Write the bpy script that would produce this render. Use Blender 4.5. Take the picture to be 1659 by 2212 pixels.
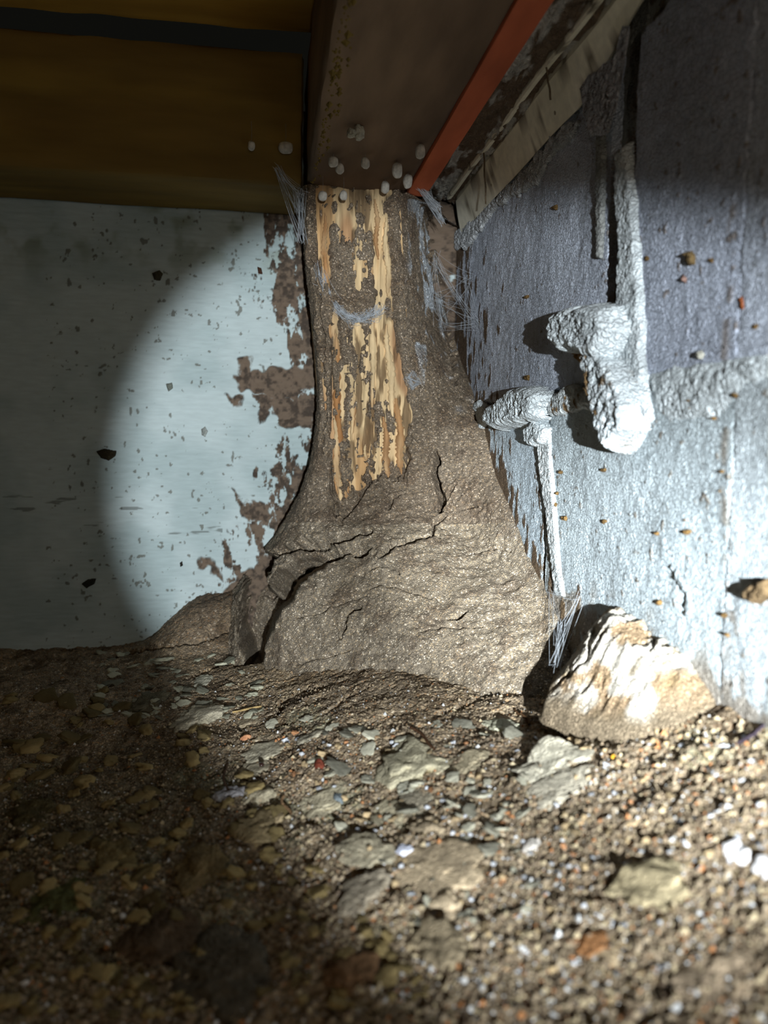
import bpy, math, random
import numpy as np
from mathutils import Vector, Matrix
for o in list(bpy.data.objects): bpy.data.objects.remove(o)
SC = bpy.context.scene
COL = SC.collection
random.seed(7); RNG = np.random.default_rng(11)

# ---------------------------------------------------------------- camera, world, lamps, exposure
F, CX, CY = 1660.0, 829.5, 1106.0            # focal length and centre in pixels of a 1659x2212 frame
_Y = np.array([(576-CX)/F, (CY-950)/F, -1.0]); _Y /= np.linalg.norm(_Y)
_Z = np.array([0, 1, 0.0]); _Z -= _Z.dot(_Y)*_Y; _Z /= np.linalg.norm(_Z)
_X = np.cross(_Y, _Z)
ROT = np.array([_X, _Y, _Z])
CAM = np.array([-0.2, -0.82, 0.107])
cam = bpy.data.cameras.new('camera'); camo = bpy.data.objects.new('camera', cam); COL.objects.link(camo)
m4 = Matrix([list(ROT[i])+[CAM[i]] for i in range(3)]+[[0, 0, 0, 1]]); camo.matrix_world = m4
cam.sensor_fit = 'VERTICAL'; cam.sensor_height = 36.0; cam.lens = F/2212*36.0
cam.clip_start = 0.005; cam.clip_end = 20
cam.dof.use_dof = True; cam.dof.focus_distance = 0.62; cam.dof.aperture_fstop = 7.5
SC.camera = camo

w = bpy.data.worlds.new('world'); SC.world = w; w.use_nodes = True
w.node_tree.nodes['Background'].inputs[0].default_value = (0.62, 0.62, 0.5, 1)
w.node_tree.nodes['Background'].inputs[1].default_value = 0.006

TORCH = Vector((-0.180, -1.15, 0.095))
def torch(name, aim, deg, blend, power, rad, color):
    l = bpy.data.lights.new(name, 'SPOT'); o = bpy.data.objects.new(name, l); COL.objects.link(o)
    o.location = TORCH; l.spot_size = math.radians(deg); l.spot_blend = blend; l.energy = power
    l.shadow_soft_size = rad; l.color = color
    d = Vector(aim)-TORCH; o.rotation_euler = d.to_track_quat('-Z', 'Y').to_euler(); return o
torch('torch_spill', (-0.068, -0.10, 0.060), 31.4, 0.34, 39.0, 0.0035, (0.90, 0.97, 1.0))
torch('torch_corona', (-0.07, -0.10, 0.05), 110, 0.7, 1.00, 0.0035, (1.0, 0.93, 0.78))
torch('torch_hotspot', (-0.004, -0.34, 0.020), 18, 1.0, 95.0, 0.0035, (0.90, 0.97, 1.0))
# added warm fill lamp behind the camera, lifts the dark bearers and walls
l = bpy.data.lights.new('warm_fill_light', 'AREA'); o = bpy.data.objects.new('warm_fill_light', l); COL.objects.link(o)
l.size = 0.3; l.energy = 0.40; l.color = (1.0, 0.80, 0.55); o.location = (-0.12, -1.35, 0.16)
o.rotation_euler = (Vector((-0.2, -0.1, 0.42))-Vector((-0.12, -1.35, 0.16))).to_track_quat('-Z', 'Y').to_euler()
SC.view_settings.view_transform = 'Standard'; SC.view_settings.look = 'None'
SC.view_settings.exposure = 0.14; SC.view_settings.gamma = 1.0; SC.view_settings.use_curve_mapping = False

# ---------------------------------------------------------------- geometry helpers
def ray(px, py): return ROT @ np.array([(px-CX)/F, (CY-py)/F, -1.0])
def on(px, py, ax, val):
    d = ray(px, py); t = (val-CAM[ax])/d[ax]; return CAM+t*d
def proj(P):
    Q = (np.asarray(P)-CAM) @ ROT           # = R^T (P-C)
    return CX+F*Q[..., 0]/-Q[..., 2], CY-F*Q[..., 1]/-Q[..., 2]

def _hash(i, j, k, s):
    h = (i.astype(np.uint32)*np.uint32(374761393)+j.astype(np.uint32)*np.uint32(668265263)+k.astype(np.uint32)*np.uint32(2147483647)+np.uint32(s*97531+12345))
    h = (h ^ (h >> np.uint32(13)))*np.uint32(1274126177); h ^= h >> np.uint32(16)
    h = h*np.uint32(2246822519); h ^= h >> np.uint32(15)
    return (h & np.uint32(0xffff)).astype(np.float32)/32767.5-1.0
def noise(P, scale, seed=0, st=(1, 1, 1)):
    """value noise -1..1; scale = feature size in metres"""
    Q = (np.asarray(P, dtype=np.float64)/scale)/np.array(st)+1000.37
    I = np.floor(Q).astype(np.int64); f = (Q-I).astype(np.float32); f = f*f*(3-2*f)
    r = 0
    for a in (0, 1):
        wx = f[..., 0] if a else 1-f[..., 0]
        for b in (0, 1):
            wy = f[..., 1] if b else 1-f[..., 1]
            for c in (0, 1):
                wz = f[..., 2] if c else 1-f[..., 2]
                r = r+wx*wy*wz*_hash(I[..., 0]+a, I[..., 1]+b, I[..., 2]+c, seed)
    return r
def fbm(P, scale, oct=4, seed=0, st=(1, 1, 1), gain=0.5):
    r = 0; a = 1.0; t = 0
    for o_ in range(oct):
        r = r+a*noise(P, scale/2**o_, seed+o_*7, st); t += a; a *= gain
    return r/t*1.5
def ridged(P, scale, oct=3, seed=0, st=(1, 1, 1)):
    r = 0; a = 1.0; t = 0
    for o_ in range(oct):
        r = r+a*(1-2.2*np.abs(noise(P, scale/2**o_, seed+o_*7, st))); t += a; a *= 0.55
    return r/t
def sstep(a, b, x):
    t = np.clip((np.asarray(x)-a)/(b-a), 0, 1); return t*t*(3-2*t)
def polyline_dist(px, py, pts, taper=True):
    """distance in pixels to a polyline and the position 0..1 along it"""
    best = np.full(px.shape, 1e9); par = np.zeros(px.shape); pts = np.array(pts, float); n = len(pts)-1
    for k in range(n):
        a, b = pts[k], pts[k+1]; d = b-a; L2 = d @ d
        t = np.clip(((px-a[0])*d[0]+(py-a[1])*d[1])/L2, 0, 1)
        q = np.hypot(px-a[0]-t*d[0], py-a[1]-t*d[1]); m = q < best
        best = np.where(m, q, best); par = np.where(m, (k+t)/n, par)
    return best, par
def poly_sdf(px, py, poly):
    """signed distance, positive inside"""
    poly = np.array(poly, float); n = len(poly); best = np.full(px.shape, 1e9); ins = np.zeros(px.shape, bool)
    for k in range(n):
        a, b = poly[k], poly[(k+1) % n]; d = b-a
        t = np.clip(((px-a[0])*d[0]+(py-a[1])*d[1])/(d @ d), 0, 1)
        best = np.minimum(best, np.hypot(px-a[0]-t*d[0], py-a[1]-t*d[1]))
        c = (a[1] > py) != (b[1] > py)
        xi = a[0]+(py-a[1])*(b[0]-a[0])/(b[1]-a[1]+1e-12)
        ins ^= c & (px < xi)
    return np.where(ins, best, -best)

def lin(c):
    c = np.asarray(c, float)/255.0
    return np.where(c <= .04045, c/12.92, ((c+.055)/1.055)**2.4)
def mixc(a, b, t): return a+(b-a)*np.asarray(t)[..., None]

def meshobj(name, V, Fq, mat, parent=None, cols=None, smooth=True):
    """V (n,3), Fq (m,3|4) numpy -> ONE mesh object"""
    V = np.ascontiguousarray(V, dtype=np.float32); Fq = np.ascontiguousarray(Fq, dtype=np.int32)
    me = bpy.data.meshes.new(name); k = Fq.shape[1]
    me.vertices.add(len(V)); me.vertices.foreach_set('co', V.ravel())
    me.loops.add(Fq.size); me.loops.foreach_set('vertex_index', Fq.ravel())
    me.polygons.add(len(Fq)); me.polygons.foreach_set('loop_start', np.arange(0, Fq.size, k, dtype=np.int32))
    me.polygons.foreach_set('loop_total', np.full(len(Fq), k, dtype=np.int32))
    me.polygons.foreach_set('use_smooth', np.full(len(Fq), smooth))
    me.update(calc_edges=True)
    if cols is not None:
        at = me.color_attributes.new('Col', 'FLOAT_COLOR', 'POINT')
        c = np.ones((len(V), 4), np.float32); c[:, :3] = np.asarray(cols).reshape(-1, 3)
        at.data.foreach_set('color', c.ravel())
    me.materials.append(mat)
    o = bpy.data.objects.new(name, me); COL.objects.link(o)
    if parent: o.parent = parent
    return o
def gridfaces(ny, nx, keep=None, flip=False):
    i = np.arange(ny*nx).reshape(ny, nx)
    f = np.stack([i[:-1, :-1], i[:-1, 1:], i[1:, 1:], i[1:, :-1]], -1)
    if flip: f = f[..., ::-1]
    f = f.reshape(-1, 4)
    if keep is not None:
        k = (keep[:-1, :-1] & keep[:-1, 1:] & keep[1:, 1:] & keep[1:, :-1]).reshape(-1); f = f[k]
    return f
def gridobj(name, P, cols, mat, parent=None, keep=None, flip=False, skirt=None):
    if skirt is not None:                     # add a back rim so that the sheet becomes a solid slab
        s = np.array(skirt)
        P = np.pad(P, ((1, 1), (1, 1), (0, 0)), mode='edge'); P[0] += s; P[-1] += s; P[1:-1, 0] += s; P[1:-1, -1] += s
        cols = np.pad(cols, ((1, 1), (1, 1), (0, 0)), mode='edge')
    ny, nx = P.shape[:2]; Fq = gridfaces(ny, nx, keep, flip); V = P.reshape(-1, 3); C = cols.reshape(-1, 3)
    if skirt is not None:
        b = [0, nx-1, ny*nx-1, (ny-1)*nx]; Fq = np.vstack([Fq, [b[::-1] if not flip else b]])
    if keep is not None:
        used = np.unique(Fq); mp = np.zeros(len(V), int); mp[used] = np.arange(len(used)); V, C, Fq = V[used], C[used], mp[Fq]
    return meshobj(name, V, Fq, mat, parent, C)
def empty(name, loc=(0, 0, 0)):
    o = bpy.data.objects.new(name, None); o.location = loc; o.empty_display_size = 0.01; COL.objects.link(o); return o
def tag(o, label=None, cat=None, group=None, kind=None):
    if label: o['label'] = label
    if cat: o['category'] = cat
    if group: o['group'] = group
    if kind: o['kind'] = kind
    return o

# ---------------------------------------------------------------- materials (all read the mesh's own colour attribute)
def material(name, rough=0.9, vary=0.25, vscale=300.0, bump=0.3, bscale=900.0, bdist=0.0008, grain=None, stretch=None, spec=0.2, crackle=None):
    m = bpy.data.materials.new(name); m.use_nodes = True; N = m.node_tree.nodes; L = m.node_tree.links
    B = N['Principled BSDF']; B.inputs['Roughness'].default_value = rough; B.inputs['Specular IOR Level'].default_value = spec
    at = N.new('ShaderNodeAttribute'); at.attribute_name = 'Col'
    tc = N.new('ShaderNodeTexCoord'); mp = N.new('ShaderNodeMapping'); L.new(tc.outputs['Object'], mp.inputs[0])
    if stretch: mp.inputs['Scale'].default_value = stretch
    no = N.new('ShaderNodeTexNoise'); no.inputs['Scale'].default_value = vscale; no.inputs['Detail'].default_value = 5; L.new(mp.outputs[0], no.inputs[0])
    mr = N.new('ShaderNodeMapRange'); mr.inputs['From Min'].default_value = 0.3; mr.inputs['From Max'].default_value = 0.7
    mr.inputs['To Min'].default_value = 1-vary; mr.inputs['To Max'].default_value = 1+vary; L.new(no.outputs[0], mr.inputs[0])
    mu = N.new('ShaderNodeMix'); mu.data_type = 'RGBA'; mu.blend_type = 'MULTIPLY'; mu.inputs['Factor'].default_value = 1
    L.new(at.outputs['Color'], mu.inputs['A']); L.new(mr.outputs[0], mu.inputs['B']); out = mu.outputs['Result']
    nb = N.new('ShaderNodeTexNoise'); nb.inputs['Scale'].default_value = bscale; nb.inputs['Detail'].default_value = 4; L.new(mp.outputs[0], nb.inputs[0])
    h = nb.outputs[0]
    if grain:                                  # sand: each grain takes a colour of its own
        gs, stops = grain
        vo = N.new('ShaderNodeTexVoronoi'); vo.inputs['Scale'].default_value = gs; L.new(tc.outputs['Object'], vo.inputs['Vector'])
        sp = N.new('ShaderNodeSeparateColor'); L.new(vo.outputs['Color'], sp.inputs[0])
        cr = N.new('ShaderNodeValToRGB'); cr.color_ramp.interpolation = 'CONSTANT'
        e = cr.color_ramp.elements; e[0].position = stops[0][0]; e[0].color = (*stops[0][1], 1); e[1].position = stops[1][0]; e[1].color = (*stops[1][1], 1)
        for p, c in stops[2:]: q = e.new(p); q.color = (*c, 1)
        L.new(sp.outputs[0], cr.inputs[0])
        m2 = N.new('ShaderNodeMix'); m2.data_type = 'RGBA'; m2.blend_type = 'MULTIPLY'; m2.inputs['Factor'].default_value = 1
        L.new(out, m2.inputs['A']); L.new(cr.outputs[0], m2.inputs['B']); out = m2.outputs['Result']
        ad = N.new('ShaderNodeMath'); ad.operation = 'SUBTRACT'; L.new(h, ad.inputs[0]); L.new(vo.outputs['Distance'], ad.inputs[1]); h = ad.outputs[0]
    if crackle:                                # crazed paint: warped cells with sunken edges
        wn = N.new('ShaderNodeTexNoise'); wn.inputs['Scale'].default_value = crackle*.9; wn.inputs['Detail'].default_value = 3; L.new(tc.outputs['Object'], wn.inputs[0])
        wm = N.new('ShaderNodeVectorMath'); wm.operation = 'MULTIPLY_ADD'; wm.inputs[1].default_value = (2.2/crackle,)*3; L.new(wn.outputs['Color'], wm.inputs[0]); L.new(tc.outputs['Object'], wm.inputs[2])
        cv = N.new('ShaderNodeTexVoronoi'); cv.feature = 'DISTANCE_TO_EDGE'; cv.inputs['Scale'].default_value = crackle; L.new(wm.outputs[0], cv.inputs['Vector'])
        cm = N.new('ShaderNodeMapRange'); cm.inputs['From Max'].default_value = .22; cm.inputs['To Max'].default_value = 1.0; L.new(cv.outputs['Distance'], cm.inputs[0])
        ca = N.new('ShaderNodeMath'); ca.operation = 'MULTIPLY_ADD'; ca.inputs[1].default_value = .8; L.new(h, ca.inputs[0]); L.new(cm.outputs[0], ca.inputs[2]); h = ca.outputs[0]
    L.new(out, B.inputs['Base Color'])
    bp = N.new('ShaderNodeBump'); bp.inputs['Strength'].default_value = bump; bp.inputs['Distance'].default_value = bdist
    L.new(h, bp.inputs['Height']); L.new(bp.outputs[0], B.inputs['Normal'])
    return m
def plain(name, col, rough=0.6, alpha=1.0, metal=0.0):
    m = bpy.data.materials.new(name); m.use_nodes = True; N = m.node_tree.nodes; L = m.node_tree.links; B = N['Principled BSDF']
    B.inputs['Roughness'].default_value = rough; B.inputs['Alpha'].default_value = alpha; B.inputs['Metallic'].default_value = metal
    no = N.new('ShaderNodeTexNoise'); no.inputs['Scale'].default_value = 220; no.inputs['Detail'].default_value = 5
    tc = N.new('ShaderNodeTexCoord'); L.new(tc.outputs['Object'], no.inputs[0])
    cr = N.new('ShaderNodeValToRGB'); c = lin(col); e = cr.color_ramp.elements
    e[0].position = .35; e[0].color = (*(c*.65), 1); e[1].position = .65; e[1].color = (*np.minimum(c*1.15, 1), 1)
    L.new(no.outputs[0], cr.inputs[0]); L.new(cr.outputs[0], B.inputs['Base Color']); return m
GR = [(0.0, (.66, .64, .62)), (.22, (.90, .88, .86)), (.50, (1.05, 1.02, .98)), (.74, (1.3, 1.22, 1.08)), (.90, (1.4, 1.12, .88)), (.955, (1.9, 2.0, 2.1))]
GRM = [(0.0, (.62, .60, .58)), (.25, (.90, .87, .83)), (.55, (1.1, 1.06, 1.0)), (.84, (1.6, 1.42, 1.16)), (.945, (2.9, 2.9, 2.9))]
M_SOIL = material('sandy_soil', vary=.3, vscale=160, bump=.9, bscale=700, bdist=.0014, grain=(620, GR))
M_MOUND = material('termite_mud', vary=.22, vscale=260, bump=.8, bscale=1100, bdist=.0009, grain=(1050, GRM))
M_PANEL = material('painted_panel', rough=.75, vary=.07, vscale=60, bump=.25, bscale=260, bdist=.0004, stretch=(1, 1, 5))
M_BLOCK = material('painted_block', rough=.8, vary=.10, vscale=120, bump=.75, bscale=700, bdist=.0030, crackle=330)
M_MORTAR = material('mortar', rough=.95, vary=.12, vscale=200, bump=.8, bscale=600, bdist=.0014, crackle=280)
M_HEAP = material('clay_heap', rough=1.0, spec=.03, vary=.2, vscale=220, bump=.9, bscale=900, bdist=.0014, crackle=420)
M_WOOD = material('eaten_wood', rough=.85, vary=.3, vscale=260, bump=.7, bscale=520, bdist=.0009, stretch=(1, 1, .12))
M_BEAM = material('bearer_wood', rough=.85, vary=.25, vscale=30, bump=.35, bscale=140, bdist=.0008, stretch=(.2, 1, 1))
M_JOIST = material('joist_wood', rough=.85, vary=.25, vscale=45, bump=.35, bscale=200, bdist=.0008, stretch=(1, .25, 1))
M_METAL = material('painted_metal', rough=.55, vary=.10, vscale=140, bump=.25, bscale=300, bdist=.0004)
M_CLAY = material('pale_clay', rough=1.0, spec=.03, vary=.26, vscale=260, bump=.9, bscale=600, bdist=.0022)
M_GRIT = material('grit', rough=1.0, spec=.02, vary=.15, vscale=300, bump=.2, bscale=900, bdist=.0005)
M_WEB = plain('cobweb', (215, 222, 230), .9, .3)
M_THREAD = plain('web_thread', (170, 170, 165), .9, .6)
M_SAC = plain('egg_sac', (205, 200, 190), .9)

# ---------------------------------------------------------------- floor
def floor_base(x, y, low=True):
    x = np.asarray(x, float); y = np.asarray(y, float)
    g = np.interp(-x, [-.1, 0, .03, .10, .20, .35, 1.2], [-.006, -.008, -.028, -.058, -.088, -.112, -.125])
    bank = .040*sstep(-.335, -.262, x)*(1-sstep(.035, .10, -y))*(1-sstep(-.236, -.226, x))   # soil banked against the left wall
    g = g-.045*sstep(-.230, -.223, x)*(1-sstep(-.212, -.200, x))*sstep(-.150, -.130, y)               # the cleft goes on below
    if low: g = g-np.maximum(g+.060, 0)*sstep(-.52, -.37, y)                              # hollow round the foot of the mound
    return g+bank
def onfloor(px, py):
    z = -.06
    for _ in range(25):
        p = on(px, py, 2, z); z = .5*z+.5*float(floor_base(p[0], p[1]))
    return p
def floor_h(x, y):
    P = np.stack([x, y, np.zeros_like(x)], -1)
    z = floor_base(x, y)
    rough = 1+.9*sstep(-.17, -.32, x)*sstep(.25, .5, -y)
    z = z+.0045*fbm(P, .07, 3, 1)+.0022*(1-sstep(.03, .12, -y))*ridged(P, .012, 4, 15)+rough*(.0014*ridged(P, .022, 3, 5)+.0010*fbm(P, .008, 3, 9))
    z = z+.0013*noise(P, .0028, 33)+.0006*noise(P, .0014, 35)
    return z
FLOOR_CRACKS = [([(250, 1420), (330, 1398), (430, 1378), (500, 1352), (535, 1335)], 7, .014), ([(590, 1570), (610, 1520), (650, 1495), (700, 1480)], 5, .007),
    ([(940, 1545), (1000, 1525), (1040, 1500), (1110, 1490)], 6, .008), ([(700, 1540), (745, 1510), (800, 1480)], 4, .005), ([(1120, 1470), (1180, 1452), (1215, 1455)], 6, .01),
    ([(400, 1470), (470, 1440), (530, 1425)], 4, .005), ([(830, 1640), (850, 1600), (900, 1585)], 4, .004), ([(1260, 1575), (1330, 1560), (1400, 1570)], 4, .004)]
xs = np.concatenate([np.linspace(-1.2, -.46, 60, endpoint=False), np.linspace(-.46, .003, 460)])
ys = np.concatenate([np.linspace(-1.7, -.76, 70, endpoint=False), np.linspace(-.76, -.20, 560, endpoint=False), np.linspace(-.20, .003, 130)])
X, Y = np.meshgrid(xs, ys); Z = floor_h(X, Y); P = np.stack([X, Y, Z], -1)
QX, QY = proj(P); far = (Y > -.78)
wx = 10*noise(P, .02, 51)+4*noise(P, .005, 52); wy = 6*noise(P, .02, 53)+4*noise(P, .005, 54)
for pts, wd, dep in FLOOR_CRACKS:
    d, t = polyline_dist(QX+wx, QY+wy, pts); ww = wd*(1.15-np.abs(t-.5))
    Z = np.where(far, Z-dep*np.clip(1-(d/ww)**2, 0, 1), Z)
P[..., 2] = Z
c = mixc(lin((146, 131, 112)), lin((164, 147, 124)), sstep(-.4, .5, fbm(P, .05, 3, 61)))
c = mixc(c, lin((96, 80, 62)), .75*sstep(.0, .7, fbm(P, .018, 3, 63)))
c = mixc(c, lin((150, 148, 125)), .8*sstep(.25, .5, fbm(P, .03, 4, 65, (1, 1.4, 1)))*(1-sstep(.15, .28, -Y+0*X)*0)*sstep(.22, .36, -Y))
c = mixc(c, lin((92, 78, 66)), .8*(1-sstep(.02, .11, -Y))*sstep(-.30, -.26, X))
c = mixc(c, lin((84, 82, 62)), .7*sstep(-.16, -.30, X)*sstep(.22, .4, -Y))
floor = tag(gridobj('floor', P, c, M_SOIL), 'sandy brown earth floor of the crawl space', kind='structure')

# ---------------------------------------------------------------- left wall: smooth painted panel with mud stains
xs = np.concatenate([np.linspace(-1.2, -.48, 50, endpoint=False), np.linspace(-.48, -.10, 470, endpoint=False), np.linspace(-.10, .0, 40)])
zs = np.concatenate([np.linspace(-.20, .36, 660, endpoint=False), np.linspace(.36, .44, 10)])
X, Z = np.meshgrid(xs, zs); P = np.stack([X, 0*X, Z], -1); QX, QY = proj(P)
n1 = fbm(P, .012, 5, 71, (1, 1, 2.2), .62); n2 = fbm(P, .004, 3, 73); n3 = fbm(P, .05, 3, 75)
edge = np.interp(QY, [400, 560, 800, 1000, 1150, 1290], [640, 668, 695, 690, 610, 545])      # where the mound meets the panel
near = np.clip(1-(edge-QX)/190.0, 0, 1)
mud = sstep(.02, .16, n1+1.0*near**1.3*(QY < 1300)-.66+.42*np.exp(-((QY-620)/120.)**2)*near+.15*n2)*(near > 0)
for poly, s in [([(505, 815), (545, 805), (600, 798), (668, 795), (690, 830), (640, 850), (600, 862), (560, 850), (530, 840)], 1), ([(548, 855), (640, 858), (690, 850), (672, 930), (640, 915), (610, 935), (585, 880), (560, 910)], .3),
                ([(520, 780), (538, 770), (545, 812), (520, 812)], .8), ([(488, 855), (520, 850), (524, 872), (500, 880)], .7),
                ([(520, 1090), (560, 1085), (590, 1110), (575, 1140), (545, 1120), (528, 1110)], .4), ([(500, 1060), (520, 1075), (545, 1120), (530, 1110)], .5),
                ([(430, 1205), (452, 1210), (475, 1230), (480, 1250), (458, 1225), (432, 1218)], .8),
                ([(640, 470), (668, 470), (672, 640), (650, 620), (642, 540)], .5), ([(455, 1310), (500, 1262), (560, 1215), (640, 1150), (680, 1500), (455, 1500)], 1)]:
    d = poly_sdf(QX+14*n1, QY+14*noise(P, .008, 77), poly); mud = np.maximum(mud, sstep(-3, 3, d+s*4-14*np.maximum(0, -n2)*(1-s)))
speck = np.maximum(sstep(.62, .70, fbm(P, .0045, 3, 81)+.12*n3), sstep(.74, .8, fbm(P, .008, 3, 82, (1, 1, 1.6))+.1*n3))*(QX > 100)
speck2 = sstep(.40, .52, fbm(P, .012, 4, 83, (3, 1, .5)))*(np.abs(QY-1110) < 45)*(QX < 480)
top_mottle = sstep(.05, .6, fbm(P, .03, 4, 85))*(1-sstep(480, 640, QY))  # greenish mottling, only towards the top of the panel
c = mixc(lin((190, 204, 206)), lin((172, 188, 190)), sstep(-.3, .5, n3))
c = mixc(c, lin((120, 128, 104)), .75*top_mottle); c = mixc(c, lin((96, 92, 80)), .75*speck); c = mixc(c, lin((70, 70, 62)), .6*speck2)
c = mixc(c, mixc(lin((112, 96, 82)), lin((70, 60, 52)), sstep(-.3, .5, n2+.5*n3)), mud)
P[..., 1] = -.0006*n3-.0016*mud*(1+.6*n2)-.0007*speck+.0003*noise(P, .004, 88, (6, 1, .6))
wall_left = tag(gridobj('wall_left', P, c, M_PANEL, skirt=(0, .02, 0)), 'smooth off-white painted wall panel splashed with mud', kind='structure')

# ---------------------------------------------------------------- right wall: painted concrete blocks, lumpy mortar
wall_right = empty('wall_right'); tag(wall_right, 'pale painted concrete block wall with lumpy mortar joints', kind='structure')
ZB = .139
yU = on(1318, 600, 0, 0)[1]; yU2 = on(1360, 600, 0, 0)[1]; yS = on(1588, 900, 0, 0)[1]; yL = on(1180, 1100, 0, 0)[1]
def wall_yz(px, py): q = on(px, py, 0, 0); return q[1], q[2]
def block(y0, y1, z0, z1, seed, off=0.0, tint=(196, 202, 206), step=.0009):
    ny = max(8, int((y1-y0)/step)); nz = max(8, int((z1-z0)/step))
    if y0 < -.9: yy = np.concatenate([np.linspace(y0, -.62, 60, endpoint=False), np.linspace(-.62, y1, int((y1+.62)/step))])
    else: yy = np.linspace(y0, y1, ny)
    Yg, Zg = np.meshgrid(yy, np.linspace(z0, z1, nz)); P = np.stack([0*Yg, Yg, Zg], -1); QX, QY = proj(P)
    e = np.minimum(np.minimum(Yg-y0, y1-Yg), np.minimum(Zg-z0, z1-Zg))+.0012*noise(P, .006, seed+3)
    n = ridged(P, .0030, 2, seed, (1, 1.0, 1.3)); n2 = fbm(P, .05, 3, seed+5); n3 = noise(P, .0018, seed+6)
    lump = sstep(.25, .75, fbm(P, .013, 3, seed+8))
    x = -off-.00010*n-.0010*n2-.00012*n3-.0004*lump-.0003*noise(P, .006, seed+41)+.004*(1-sstep(0, .0035, e))
    P[..., 0] = x
    c = mixc(lin(tint), lin(np.array(tint)*.90), sstep(-.5, .5, n2))
    crack = sstep(.32, .16, n)*sstep(-.2, .5, fbm(P, .04, 3, seed+13)); c = mixc(c, lin((128, 130, 128)), .35*crack)
    # earth splashed up beside the post and low along the ground
    edge = np.interp(QY, [480, 700, 830, 900, 1000, 1100, 1200, 1300], [985, 1005, 1020, 1035, 1060, 1105, 1140, 1190])
    near = np.clip(1-(QX-edge)/95.0, 0, 1.2)
    mud = sstep(.05, .22, fbm(P, .008, 4, seed+21, (1, 1, 2.4))+.95*near-.72)*(near > 0)
    spk = sstep(.74, .80, fbm(P, .0050, 3, seed+23))*.7
    linex = np.interp(QY, [0, 500, 980, 1250, 1490], [1585, 1588, 1566, 1574, 1602])
    line = np.exp(-((QX-linex+7*noise(P, .01, seed+25))/9.0)**2)*sstep(-.1, .25, noise(P, .006, seed+27))*.65*(QY > 420)
    low = sstep(.1, .5, fbm(P, .012, 3, seed+29)+.9*(1-sstep(.0, .022, Zg+.008)))*(1-sstep(.0, .03, Zg))
    c = mixc(c, lin((104, 86, 68)), mud); c = mixc(c, lin((122, 98, 66)), np.maximum(spk, line)); c = mixc(c, lin((140, 118, 90)), .7*low)
    P[..., 0] -= .0005*mud+.0006*spk+.0003*line
    return gridobj('concrete_block', P, c, M_BLOCK, wall_right, skirt=(.03, 0, 0))
block(yU+.001, .0, ZB+.003, .33, 100, 0, (208, 216, 232))
block(yS-.0030, yU2, ZB+.003, .33, 140, .0012, (198, 206, 224))
block(-1.4, yS+.0030, ZB+.003, .33, 180, .0010, (204, 212, 228))
block(yL+.0008, .0, -.12, ZB-.002, 220, 0, (198, 212, 222))
block(yS-.0030, yL-.0008, -.12, ZB-.002, 260, .0004, (204, 216, 222))
block(-1.4, yS+.0030, -.12, ZB-.002, 300, .0004, (208, 218, 224))
# recessed bed behind the joints
Yg, Zg = np.meshgrid(np.linspace(-1.4, 0, 500), np.linspace(-.12, .5, 200)); P = np.stack([0*Yg+.0045, Yg, Zg], -1)
P[..., 0] += -.0012*fbm(P, .01, 3, 5)
gridobj('mortar_bed', P, mixc(lin((150, 150, 146)), lin((96, 80, 62)), sstep(0, .5, fbm(P, .01, 3, 8))), M_MORTAR, wall_right, skirt=(.02, 0, 0))

def patch(name, poly, H, ramp, col, mat, parent, seed, plane='right', step=.0008, ridge=.002, rs=.006, warp=5, mudk=.0, power=.5, tilt=None, base=-.002, st=(1, 1, 1), mudc=(120, 96, 66)):
    """a lump whose outline lies on a wall: outline in picture coordinates turned into wall coordinates"""
    poly = np.array(poly, float)
    ax = 0 if plane == 'right' else 1
    q = np.array([on(a, b, ax, 0) for a, b in poly]); u = q[:, 1-ax]; v = q[:, 2]
    U, V = np.meshgrid(np.arange(u.min()-.004, u.max()+.004, step), np.arange(v.min()-.004, v.max()+.004, step))
    P = np.zeros(U.shape+(3,)); P[..., 1-ax] = U; P[..., 2] = V
    wu = noise(P, .012, seed)*.0022*warp/5+noise(P, .004, seed+1)*.0010*warp/5; wv = noise(P, .012, seed+2)*.0022*warp/5+noise(P, .004, seed+3)*.0010*warp/5
    d = poly_sdf(U+wu, V+wv, np.stack([u, v], 1))
    h = np.clip(d/ramp, 0, 1); h = (1-(1-h)**2)**power
    Hh = H
    if tilt: a, b = tilt; t = np.clip(((U-u.min())/(u.max()-u.min())), 0, 1); Hh = a*(1-t)+b*t       # t=0 nearest the camera
    x = base+(Hh-base)*h+ridge*h*(ridged(P, rs, 3, seed+5, st)-.3)+.0005*h*noise(P, .0022, seed+7)+min(ridge, .001)*.8*h*ridged(P, .0034, 2, seed+15)
    P[..., ax] = -x
    keep = d > -.0006
    c = mixc(lin(col), lin(np.array(col)*.88), sstep(-.4, .5, fbm(P, .012, 3, seed+9)))
    if mudk > 0: c = mixc(c, lin(mudc), sstep(.5-mudk, .68-mudk, fbm(P, .008, 4, seed+11)+.12))
    return gridobj(name, P, c, mat, parent, keep=keep)
W = (214, 222, 226)
patch('mortar_joint', [(1338, 330), (1368, 300), (1385, 420), (1395, 560), (1400, 700), (1402, 840), (1422, 900), (1395, 950), (1372, 975), (1350, 950), (1340, 880), (1318, 770), (1325, 690), (1345, 650), (1348, 520), (1340, 430)], .0050, .004, W, M_MORTAR, wall_right, 400, ridge=.0008, mudk=.0)
patch('mortar_bulge', [(1242, 700), (1256, 672), (1290, 662), (1330, 655), (1372, 660), (1385, 720), (1350, 790), (1320, 775), (1290, 760), (1262, 765), (1245, 740)], .0210, .0070, W, M_MORTAR, wall_right, 420, ridge=.0024, rs=.0055, st=(1, 1.6, .8), power=.45)
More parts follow.
